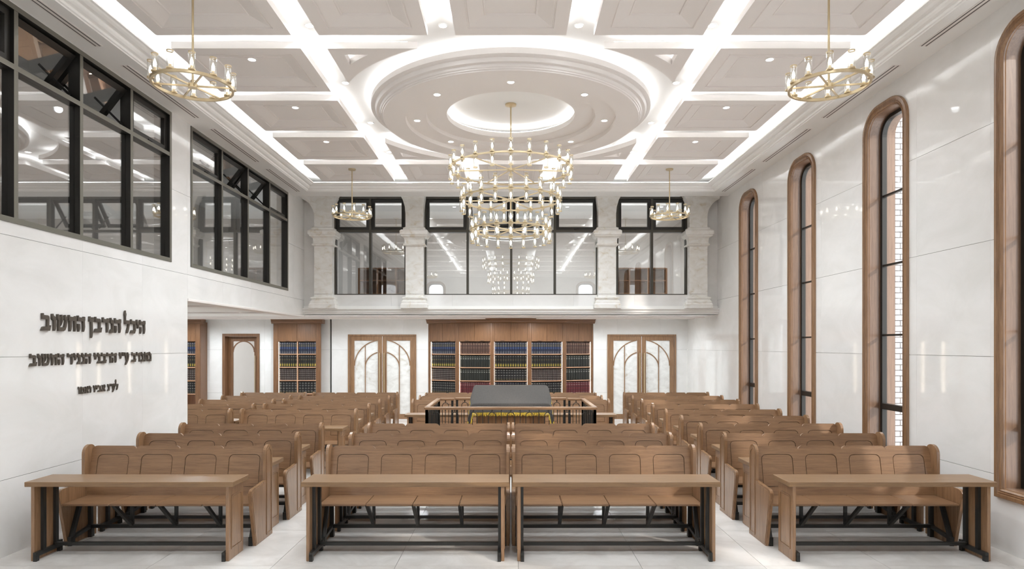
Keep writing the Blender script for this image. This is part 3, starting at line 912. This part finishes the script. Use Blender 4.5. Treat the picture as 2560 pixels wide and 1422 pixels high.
# ------------------------------------------------------------------ reading platform with railing, desk and velvet cover
PZ = 0.18
pf = thing('reading_platform', 'low wooden platform under the railed reading desk', 'platform', (0, 11.0, 0))
ob('deck', B(-1.42, 1.42, -0.98, 0.98, 0.03, PZ, c=0.01).mesh('deck', 'wood_x'), pf)
ob('plinth', B(-1.38, 1.38, -0.94, 0.94, 0.0, 0.03).mesh('plinth', 'dark_x'), pf)
rl = thing('railing', 'wood-topped railing of black iron arches around the reading desk', 'railing', (0, 0, PZ))
ZR = 1.09 - PZ
RY0, RY1, RX = 10.12, 11.82, 1.33
def rail_run(p, q, name='top_rail'):
    p, q = Vector((*p, 0)), Vector((*q, 0))
    d = q - p
    L = d.length
    a = math.atan2(d.y, d.x)
    ob(name, B(-0.035, L + 0.035, -0.04, 0.04, ZR - 0.045, ZR, c=0.008).mesh(name, 'wood_x'), rl, p, (0, 0, a))
    ob('bottom_rail', B(0, L, -0.015, 0.015, 0.07, 0.09).mesh('bottom_rail', 'black'), rl, p, (0, 0, a))
    n = max(1, round(L / 0.285))
    st = L / n
    zt = ZR - 0.045
    am = MB()
    P = [(-0.058, 0, 0.0)] + [(-0.058 * math.cos(PI * k / 12), 0, zt - 0.10 + 0.058 * math.sin(PI * k / 12)) for k in range(13)] + [(0.058, 0, 0.0)]
    am.tube(P, 0.0065, 6)
    am.tube([(0, 0, zt - 0.045), (0, 0, zt - 0.02), (0, 0, zt)], [0.006, 0.008, 0.018], 8)
    ame = am.mesh('arch_baluster', 'black', True)
    bme = MB().tube([(0, 0, 0), (0, 0, zt - 0.02), (0, 0, zt)], [0.0065, 0.0065, 0.014], 6).mesh('baluster', 'black', True)
    for i in range(n):
        c = p + d * ((i + 0.5) / n)
        ob('arch_baluster', ame, rl, c, (0, 0, a))
        if i: ob('baluster', bme, rl, p + d * (i / n))
    for e in (p, q): ob('post', B(-0.02, 0.02, -0.02, 0.02, 0, zt).mesh('post', 'black'), rl, e)
rail_run((-RX, RY0), (RX, RY0))
rail_run((-RX, RY0), (-RX, RY1))
rail_run((RX, RY0), (RX, RY1))
rail_run((-RX, RY1), (-1.08, RY1))
rail_run((1.08, RY1), (RX, RY1))
rail_run((-1.0, RY1 + 0.1), (1.0, RY1 + 0.1))
dk = thing('reading_desk', 'wooden desk with a sloping top under the grey velvet cover', 'desk', (0, 11.03, PZ))
ob('desk_body', B(-0.58, 0.58, -0.28, 0.28, 0.05, 0.86, c=0.01).mesh('desk_body', 'wood_z'), dk)
ob('plinth', B(-0.60, 0.60, -0.30, 0.30, 0.0, 0.08, c=0.01).mesh('plinth', 'wood_x'), dk)
sl = MB().loops([[(x, -0.33, 0.86), (x, 0.33, 0.86), (x, 0.33, 1.155), (x, -0.33, 0.90)] for x in (-0.61, 0.61)], True, True, True)
ob('sloping_top', sl.mesh('sloping_top', 'wood_x'), dk)
for i in range(9):
    x = -0.52 + 0.13 * i
    ob('front_slat', B(x - 0.05, x + 0.05, -0.29, -0.28, 0.12, 0.82, c=0.003).mesh('front_slat', 'wood_z'), dk)

cv = thing('velvet_cover', 'grey velvet cover with gold fringe over the reading desk', 'cloth', (0, 11.03, PZ))
def cover_pt(u, v):
    """u along the desk (-1..1, beyond 1 hangs down the ends), v from back 0 to front 1, beyond 1 hangs"""
    hx, drop_side, drop_front = 0.63, 0.30, 0.15
    y = 0.345 - 0.69 * min(v, 1.0)
    z = 1.175 - 0.26 * min(v, 1.0)
    x = hx * max(-1, min(1, u))
    if v > 1:
        t = v - 1
        z -= t * drop_front
        y -= 0.012 + 0.07 * t + 0.012 * t * math.sin(u * 17)
    if abs(u) > 1:
        t = abs(u) - 1
        z -= t * drop_side * (0.75 + 0.25 * min(v, 1))
        x += math.copysign(0.02 + 0.055 * t + 0.012 * t * math.sin(v * 14), u)
        if v > 1:
            x -= math.copysign(0.02 * (v - 1), u)
            z += 0.04 * t * (v - 1)
    return (x, y, z)
us = [-2 + 0.125 * i for i in range(33)]
vs_ = [0.0, 0.08, 0.2, 0.35, 0.5, 0.65, 0.8, 0.9, 0.97, 1.0, 1.06, 1.2, 1.4, 1.6, 1.8, 2.0]
cm_ = MB().loops([[cover_pt(u, v) for u in us] for v in vs_], cyc=False)
co = ob('cover_cloth', cm_.mesh('cover_cloth', 'velvet', True), cv)
md_ = co.modifiers.new('thickness', 'SOLIDIFY'); md_.thickness = 0.008; md_.offset = 1
md_ = co.modifiers.new('soft', 'SUBSURF'); md_.levels = 1; md_.render_levels = 2
fr = MB()
for i in range(260):
    u = -2 + 4 * i / 259
    p = Vector(cover_pt(u, 2.0))
    ln = random.uniform(0.035, 0.06)
    fr.tube([p + Vector((0, -0.002, 0.006)), p + Vector((random.uniform(-.006, .006), -0.008 + random.uniform(-.006, .006), -ln * .5)), p + Vector((random.uniform(-.012, .012), -0.006 + random.uniform(-.01, .01), -ln))], 0.0035, 4)
for sgn in (-1, 1):
    for i in range(90):
        p = Vector(cover_pt(sgn * 2.0, 2.0 * i / 89))
        ln = random.uniform(0.035, 0.06)
        fr.tube([p + Vector((0, 0, 0.006)), p + Vector((sgn * random.uniform(0, .01), random.uniform(-.008, .008), -ln))], 0.0035, 4)
tag(ob('fringe', fr.mesh('fringe', 'fringe'), cv), 'gold thread fringe', None, kind='stuff')

# ------------------------------------------------------------------ bookcases and books
def book_mat(name, base, stops, gold, width_mask=0.75, rough=0.45):
    m, nt, b = newmat(name)
    tc = nd(nt, 'ShaderNodeTexCoord')
    sp = nd(nt, 'ShaderNodeSeparateXYZ')
    nt.links.new(tc.outputs['Generated'], sp.inputs[0])
    st = []
    c = base
    st.append((0.0, base))
    for a, z_, cc in stops:
        st += [(a, cc), (z_, base)]
    col = ramp(nt, sp.outputs['Z'], st[:32], 'CONSTANT')
    # print only on the middle of the spine
    d = nd(nt, 'ShaderNodeMath', operation='SUBTRACT'); d.inputs[1].default_value = 0.5
    nt.links.new(sp.outputs['X'], d.inputs[0])
    ab = nd(nt, 'ShaderNodeMath', operation='ABSOLUTE'); nt.links.new(d.outputs[0], ab.inputs[0])
    lt = nd(nt, 'ShaderNodeMath', operation='LESS_THAN'); lt.inputs[1].default_value = width_mask / 2
    nt.links.new(ab.outputs[0], lt.inputs[0])
    mx = nd(nt, 'ShaderNodeMix', data_type='RGBA')
    nt.links.new(lt.outputs[0], mx.inputs['Factor'])
    mx.inputs['A'].default_value = base
    nt.links.new(col, mx.inputs['B'])
    nt.links.new(mx.outputs['Result'], b.inputs['Base Color'])
    b.inputs['Roughness'].default_value = rough
    return m
GO, SI = lin(150, 132, 76), lin(140, 137, 132)
BT = {
 'navy': (book_mat('navy_binding', lin(24, 30, 50), [(.06, .10, SI), (.18, .20, SI), (.42, .58, lin(44, 58, 96)), (.66, .70, GO), (.78, .80, GO), (.90, .94, SI)], 1, .7), 'navy blue'),
 'blackgold': (book_mat('black_gold_binding', lin(26, 24, 22), [(.04, .06, GO), (.10, .26, lin(150, 134, 52)), (.30, .32, GO), (.62, .64, GO), (.92, .95, SI)], 1, .6), 'black and gold'),
 'banded': (book_mat('dark_brown_binding', lin(48, 34, 30), [(.08, .11, SI), (.24, .27, SI), (.40, .43, SI), (.56, .59, SI), (.72, .75, SI), (.88, .91, SI)], 1, .8), 'dark brown banded'),
 'black': (book_mat('black_binding', lin(24, 23, 24), [(.10, .12, GO), (.22, .24, SI), (.42, .46, SI), (.66, .69, SI), (.86, .90, SI)], 1, .7), 'black silver-banded'),
 'leather': (book_mat('brown_leather_binding', lin(72, 50, 42), [(.12, .15, lin(120, 92, 74)), (.5, .53, lin(120, 92, 74)), (.82, .86, lin(150, 120, 96))], 1, .8), 'brown leather'),
 'green': (book_mat('green_black_binding', lin(34, 36, 32), [(.70, .74, lin(170, 170, 160)), (.86, .9, lin(120, 122, 112))], 1, .6), 'dark green'),
 'red': (book_mat('dark_red_binding', lin(92, 34, 40), [(.06, .08, SI), (.30, .33, lin(40, 24, 26)), (.55, .60, lin(40, 24, 26)), (.74, .77, SI), (.92, .95, SI)], 1, .8), 'dark red'),
}
bk_cache = {}
def book_mesh(kind, w, h):
    key = (kind, round(w, 3), h)
    if key not in bk_cache:
        mb = MB()
        sp = [(-w / 2, 0.0)] + [(-w / 2 * math.cos(PI * k / 6), -0.012 * math.sin(PI * k / 6)) for k in range(1, 6)] + [(w / 2, 0.0), (w / 2, 0.19), (-w / 2, 0.19)]
        mb.loops([[(x, y, z) for x, y in sp] for z in (0, h)], True, True, True)
        bk_cache[key] = mb.mesh('book', BT[kind][0])
    return bk_cache[key]

def bay(case, M4, w, shelves, zd, ztop, cornice, stile_w, upper=True, half=False, depth=0.30, wd='dark'):
    """one bookcase bay. M4 places local (u, depth, z); u from -w/2 to w/2 is the whole bay including stiles"""
    loc, rot = M4
    P = lambda nm, mb, mt, sm=False: ob(nm, mb.mesh(nm, mt, sm), case, loc, (0, 0, rot))
    hw = w / 2
    iw = hw - stile_w
    for s in (-1, 1):
        P('stile', B(s * iw, s * hw, -0.02, 0.03, 0.0, ztop - 0.10, c=0.004), wd + '_z')
        P('side_panel', B(s * (iw + 0.002), s * (iw + 0.02), 0.03, depth, 0.0, zd), wd + '_z')
        P('led_strip', B(s * (iw - 0.001), s * (iw + 0.004), 0.034, 0.052, 0.15, zd - 0.01), 'shelf_led')
    P('back_board', B(-iw - 0.02, iw + 0.02, depth - 0.015, depth, 0.0, ztop - 0.1), wd + '_z')
    P('base_board', B(-iw, iw, -0.01, 0.03, 0, 0.10), wd + '_x')
    P('head_board', B(-iw - 0.02, iw + 0.02, 0.0, depth, zd, zd + 0.02), wd + '_x')
    for s in (-1, 1):
        d = P('cupboard_door', B(s * 0.002, s * (iw - 0.002), -0.015, 0.005, zd + 0.004, ztop - 0.12, c=0.003), wd + '_z')
        ob('finger_pull', B(s * (iw * 0.5 - 0.05), s * (iw * 0.5 + 0.05), -0.022, -0.014, zd + 0.012, zd + 0.022).mesh('finger_pull', 'black'), d)
    for z in shelves:
        P('shelf', B(-iw - 0.001, iw + 0.001, 0.008, depth - 0.01, z - 0.022, z, c=0.003), 'shelf')
    if half:
        P('divider', B(-0.012, 0.012, 0.006, depth - 0.01, 0.1, zd), 'shelf')
    if cornice:
        pr = [(-0.02, ztop - 0.12), (-0.035, ztop - 0.115), (-0.04, ztop - 0.09), (-0.06, ztop - 0.07), (-0.065, ztop - 0.03), (-0.085, ztop - 0.02), (-0.09, ztop), (0.2, ztop), (0.2, ztop - 0.12)]
        P('cornice', MB().loops([[(x, y, z) for y, z in pr] for x in (-hw - cornice[0], hw + cornice[1])], True, True, True), wd + '_x')

def fill(case_name, M4, u0, u1, z, kind, n, h, group, where, lean_first=False, gap_end=0.0):
    loc, rot = M4
    ca, sa = math.cos(rot), math.sin(rot)
    usable = u1 - u0 - gap_end
    w = usable / n
    for i in range(n):
        u = u0 + (i + 0.5) * w
        hh = h * random.choice((1.0, 1.0, 0.99))
        me = book_mesh(kind, w * 0.965, h)
        y = 0.052 + random.uniform(0, 0.006)
        o = ob('book', me, None, (loc[0] + u * ca - y * sa, loc[1] + u * sa + y * ca, z + 0.0005), (0, 0, rot))
        tag(o, '%s book %s' % (BT[kind][1], where), 'book', group)

main = thing('curved_bookcase', 'wide bowed wooden bookcase of five lit bays between the double doors', 'bookcase', (0, 0, 0))
nodes = [(-2.29, 17.86), (-1.461, 17.46), (-0.50, 17.25), (0.50, 17.25), (1.461, 17.46), (2.29, 17.86)]
SH = [1.834, 1.472, 1.11, 0.748, 0.386]
lay = [[('navy', 13), ('blackgold', 12), ('banded', 16), ('black', 13)],
       [('leather', 12), ('green', 13), ('green', 13), ('red', 14)],
       [('navy', 13), ('blackgold', 13), ('black', 12), ('navy', 13)],
       [('navy', 13), ('blackgold', 13), ('banded', 17), ('black', 13)],
       [('leather', 11), ('green', 10), ('green', 10), ('red', 10)]]
bayn = ['aisle-end bay', 'aisle-side inner bay', 'middle bay', 'window-side inner bay', 'window-end bay']
shn = ['top', 'second', 'third', 'fourth']
for i in range(5):
    a, b = Vector((*nodes[i], 0)), Vector((*nodes[i + 1], 0))
    d = b - a
    M4 = ((a + b) / 2, math.atan2(d.y, d.x))
    w = d.length
    sw = 0.055
    bay(main, M4, w + 0.004, SH, 2.17, 2.79, (0.04 if i == 0 else 0.012, 0.04 if i == 4 else 0.012), sw, wd='dark', depth=0.27)
    iw = w / 2 - sw - 0.012
    for k, (kind, n) in enumerate(lay[i]):
        fill('main', M4, -iw, iw, SH[k], kind, n, 0.315, 'books of the curved bookcase', 'on the %s shelf, %s of the curved bookcase' % (shn[k], bayn[i]))

cB = thing('bookcase', 'tall wooden bookcase with a divided lit front between the single door and double door', 'bookcase', (0, 0, 0))
M4 = (Vector((-5.86, YB - 0.30, 0)), 0.0)
bay(cB, M4, 1.30, SH, 2.17, 2.78, (0.05, 0.05), 0.13, half=True, depth=0.28)
for k, (kind, n) in enumerate([('navy', 8), ('blackgold', 8), ('banded', 10), ('black', 6)]):
    for s, hf in ((-1, 'single-door half'), (1, 'double-door half')):
        a, b = (-0.505, -0.02) if s < 0 else (0.02, 0.505)
        fill('b', M4, a, b, SH[k], kind, n, 0.315, 'books of the bookcase beside the single door', 'on the %s shelf, %s of the divided bookcase' % (shn[k], hf))
cA = thing('bookcase', 'deep wooden bookcase at the far end of the side aisle, partly behind the lettered wall', 'bookcase', (0, 0, 0))
M4 = (Vector((-9.11, YB - 0.42, 0)), 0.0)
bay(cA, M4, 1.30, SH, 2.17, 2.78, (0.05, 0.05), 0.13, half=True, depth=0.38)
ob('outer_side', B(-8.475, -8.455, YB - 0.42, YB - 0.03, 0, 2.70).mesh('outer_side', 'dark_z'), cA)
for k, (kind, n) in enumerate([('navy', 8), ('blackgold', 8), ('banded', 9), ('black', 8)]):
    fill('a', M4, 0.02 + 0.505 * 0.5, 0.505, SH[k], kind, max(3, n // 2), 0.315, 'books of the deep aisle bookcase', 'on the %s shelf of the deep bookcase at the aisle end' % shn[k])

# gallery furniture glimpsed through the balcony glass
for i, (x, w) in enumerate(((-3.35, 1.5), (3.45, 1.5))):
    g = thing('gallery_cabinet', 'brown open shelving in the gallery behind the balcony window ' + ('next to the lettered wall' if i == 0 else 'next to the arched window wall'), 'cabinet', (x, 17.4, 3.0))
    for s in (-1, -0.33, 0.33, 1): ob('upright', B(s * w / 2 - 0.02, s * w / 2 + 0.02, -0.15, 0.2, 0, 1.15).mesh('upright', 'dark_z'), g)
    for z in (0.1, 0.45, 0.8, 1.13): ob('shelf', B(-w / 2 + 0.02, w / 2 - 0.02, -0.14, 0.2, z, z + 0.03).mesh('shelf', 'dark_x'), g)
    ob('back_board', B(-w / 2, w / 2, 0.2, 0.215, 0, 1.15).mesh('back_board', 'dark_z'), g)

# ------------------------------------------------------------------ chandeliers
def lamp_parts(up):
    s = 1 if up else -1
    cup = MB().lathe([(0.0, 0.0), (0.034, 0.0), (0.034, s * 0.012), (0.014, s * 0.014), (0.012, s * 0.045), (0.0, s * 0.046)], 12)
    tube_ = MB().lathe([(0.031, s * 0.01), (0.031, s * 0.172), (0.0285, s * 0.172), (0.0285, s * 0.01)], 14, closed=True)
    cap = MB().lathe([(0.0325, s * 0.165), (0.0325, s * 0.176), (0.027, s * 0.176), (0.027, s * 0.165)], 14, closed=True)
    bl = MB().lathe([(0.004, s * 0.046), (0.013, s * 0.06), (0.0165, s * 0.075), (0.013, s * 0.095), (0.006, s * 0.118), (0.001, s * 0.128)], 10)
    return (cup.mesh('lamp_cup', 'brass', True), tube_.mesh('glass_tube', 'tube', True), cap.mesh('rim_band', 'brass', True), bl.mesh('bulb', 'bulb', True))
LU, LDN = lamp_parts(True), lamp_parts(False)
def ring_mesh(r, t=0.012, h=0.028, n=64):
    return MB().lathe([(r - t, -h / 2), (r + t, -h / 2), (r + t, h / 2), (r - t, h / 2)], n, closed=True).mesh('ring', 'brass', True)
def lamp_at(o, me, x, y, z):
    c = ob('lamp_cup', me[0], o, (x, y, z))
    ob('glass_tube', me[1], c); ob('rim_band', me[2], c); ob('bulb', me[3], c)
def spokes(o, r, z, n, ph=0.0, angs=None):
    for a in angs or [ph + 2 * PI * k / n for k in range(n)]:
        ob('spoke', MB().bar((0.03, 0, 0), (r, 0, 0), 0.014, 0.016).mesh('spoke', 'brass'), o, (0, 0, z), (0, 0, a))
    ob('hub', MB().lathe([(0.0, -0.02), (0.045, -0.02), (0.045, 0.02), (0.0, 0.025)], 16).mesh('hub', 'brass', True), o, (0, 0, z))
rm = ring_mesh(0.37)
def small_chandelier(x, y, ztop, label, ph):
    o = thing('ring_chandelier', label, 'chandelier', (x, y, 4.66), 0, 'single ring chandeliers')
    ob('ring', rm, o)
    spokes(o, 0.37, 0.0, 6, ph)
    ob('stem', MB().tube([(0, 0, 0.0), (0, 0, ztop - 4.66)], 0.011, 10).mesh('stem', 'brass', True), o)
    ob('ceiling_rose', MB().lathe([(0.0, ztop - 4.66), (0.075, ztop - 4.66), (0.07, ztop - 4.685), (0.0, ztop - 4.69)], 20).mesh('ceiling_rose', 'brass', True), o)
    for k in range(12):
        a = ph + 2 * PI * (k + 0.5) / 12
        lamp_at(o, LU, 0.37 * math.cos(a), 0.37 * math.sin(a), 0.014)
    return o
zr = ZP + 0.060
small_chandelier(-3.19, 6.42, zr, 'brass single ring chandelier hanging before the gallery window above the lettering', R(10))
small_chandelier(3.19, 6.42, zr, 'brass single ring chandelier hanging near the arched windows over the front tables', R(-10))
small_chandelier(-3.20, 12.9, zr, 'brass single ring chandelier before the balcony window next to the lettered wall', R(5))
small_chandelier(3.20, 12.9, zr, 'brass single ring chandelier before the balcony window next to the arched window wall', R(-5))
big = thing('tiered_chandelier', 'large brass three-tier ring chandelier with glass tube lamps under the medallion', 'chandelier', (0, YC, 0))
for r, z, n in ((0.92, 4.747, 22), (0.75, 4.282, 21), (0.60, 3.82, 18)):
    ob('ring', ring_mesh(r, 0.010, 0.022), big, (0, 0, z))
    spokes(big, r, z, 6, 0, [R(q) for q in (6, 64, 116, 174, 230, 310)])
    for k in range(n):
        a = -PI / 2 + 2 * PI * k / n
        for me, dz in ((LU, 0.011), (LDN, -0.011)):
            lamp_at(big, me, r * math.cos(a), r * math.sin(a), z + dz)
ob('stem', MB().tube([(0, 0, 3.82), (0, 0, ZC - 0.01)], 0.012, 10).mesh('stem', 'brass', True), big)
ob('ceiling_rose', MB().lathe([(0.0, ZC), (0.085, ZC), (0.085, ZC - 0.02), (0.02, ZC - 0.04), (0.0, ZC - 0.04)], 24).mesh('ceiling_rose', 'brass', True), big)

# ------------------------------------------------------------------ recessed downlights and vents
dr = MB().lathe([(0.045, 0.0), (0.058, 0.0), (0.058, -0.006), (0.045, -0.006)], 20, closed=True).mesh('trim_ring', 'plaster', True)
dl = MB().lathe([(0.0, -0.002), (0.046, -0.002)], 20).mesh('lens', 'lens')
def downlight(x, y, z, label, group, power=SPOT, small=1.0):
    o = thing('downlight', label, 'downlight', (x, y, z), 0, group)
    ob('trim_ring', dr, o); ob('lens', dl, o)
    if small != 1.0: o.scale = (small, small, small)
    if power:
        l = bpy.data.lights.new('downlight_lamp', 'SPOT')
        l.energy = power
        l.spot_size = R(150) if small == 1.0 else R(172)
        l.spot_blend = 1.0 if small == 1.0 else 0.5
        l.shadow_soft_size = 0.05
        l.color = (0.87, 0.95, 1.0)
        lo = bpy.data.objects.new('downlight_lamp', l)
        COL.objects.link(lo)
        lo.parent = o
        lo.location = (0, 0, -0.03)
for y in (0.955, 4.165, 7.376):
    for x in (-2.32, -0.784, 0.784, 2.32): downlight(x, y, ZC, 'small round downlight in the white cove between the coffers', 'downlights between the coffers')
for y in (8.98, 10.59): 
    for x in (-2.32, 2.32): downlight(x, y, ZC, 'small round downlight in the white cove between the coffers', 'downlights between the coffers')
for y in (12.19, 13.82):
    for x in (-2.32, -0.784, 0.784, 2.32): downlight(x, y, ZC, 'small round downlight in the white cove between the coffers', 'downlights between the coffers')
for k in (1, 2, 3):
    for s in (-1, 1): downlight(s * 3.22, 5.931 + 1.605 * k + PL / 2 - 0.22, ZP + 0.0595, 'small round downlight set in the middle of a coffer panel', 'downlights in the coffers')
for k in range(8):
    a = R(90 + 45 * k)
    downlight(1.43 * math.cos(a), YC + 1.43 * math.sin(a), 5.4992, 'small round downlight in the round ceiling medallion', 'downlights in the medallion')
for x in (-8.6, -7.2, -5.9, -3.9, -2.3, -0.75, 0.75, 2.3, 3.7):
    downlight(x, 16.5, ZL, 'small round lamp in the low ceiling under the balcony', 'lamps under the balcony', 44.0, 0.8)
for y in (10.2, 12.2, 14.2):
    for x in (-6.0, -8.2): downlight(x, y, ZL, 'small round lamp in the low ceiling of the side aisle', 'lamps in the side aisle', 36.0, 0.8)
for x, y, e in ((-6.6, 6.5, 12), (-6.6, 9.5, 12), (-6.6, 12.5, 12), (-5.5, 17.0, 80), (-1.5, 17.0, 130), (1.5, 17.0, 130), (4.0, 17.0, 130)):  # lamps added to lift the brightness of the gallery rooms behind the glass
    downlight(x, y, ZC, 'small round lamp added to brighten the upper gallery', 'added lamps in the gallery', e)

vm = B(-0.05, 0.05, -0.895, 0.895, -0.004, 0.0).mesh('vent_frame', 'panel')
vs1 = B(-0.007, 0.007, -0.885, 0.885, -0.006, -0.003).mesh('vent_slot', 'slot')
for s in (-1, 1):
    for k in range(4):
        o = thing('slot_vent', 'double slot soffit vent above the ' + ('lettered wall' if s < 0 else 'arched windows') + (', fourth from the balcony', ', third from the balcony', ', second from the balcony', ', nearest the balcony')[k], 'vent', (s * 4.68, 6.37 + 2.28 * k, ZS), 0, 'slot vents above the ' + ('lettered wall' if s < 0 else 'arched windows'))
        ob('vent_frame', vm, o)
        ob('vent_slot', vs1, o, (-0.025, 0, 0)); ob('vent_slot', vs1, o, (0.025, 0, 0))
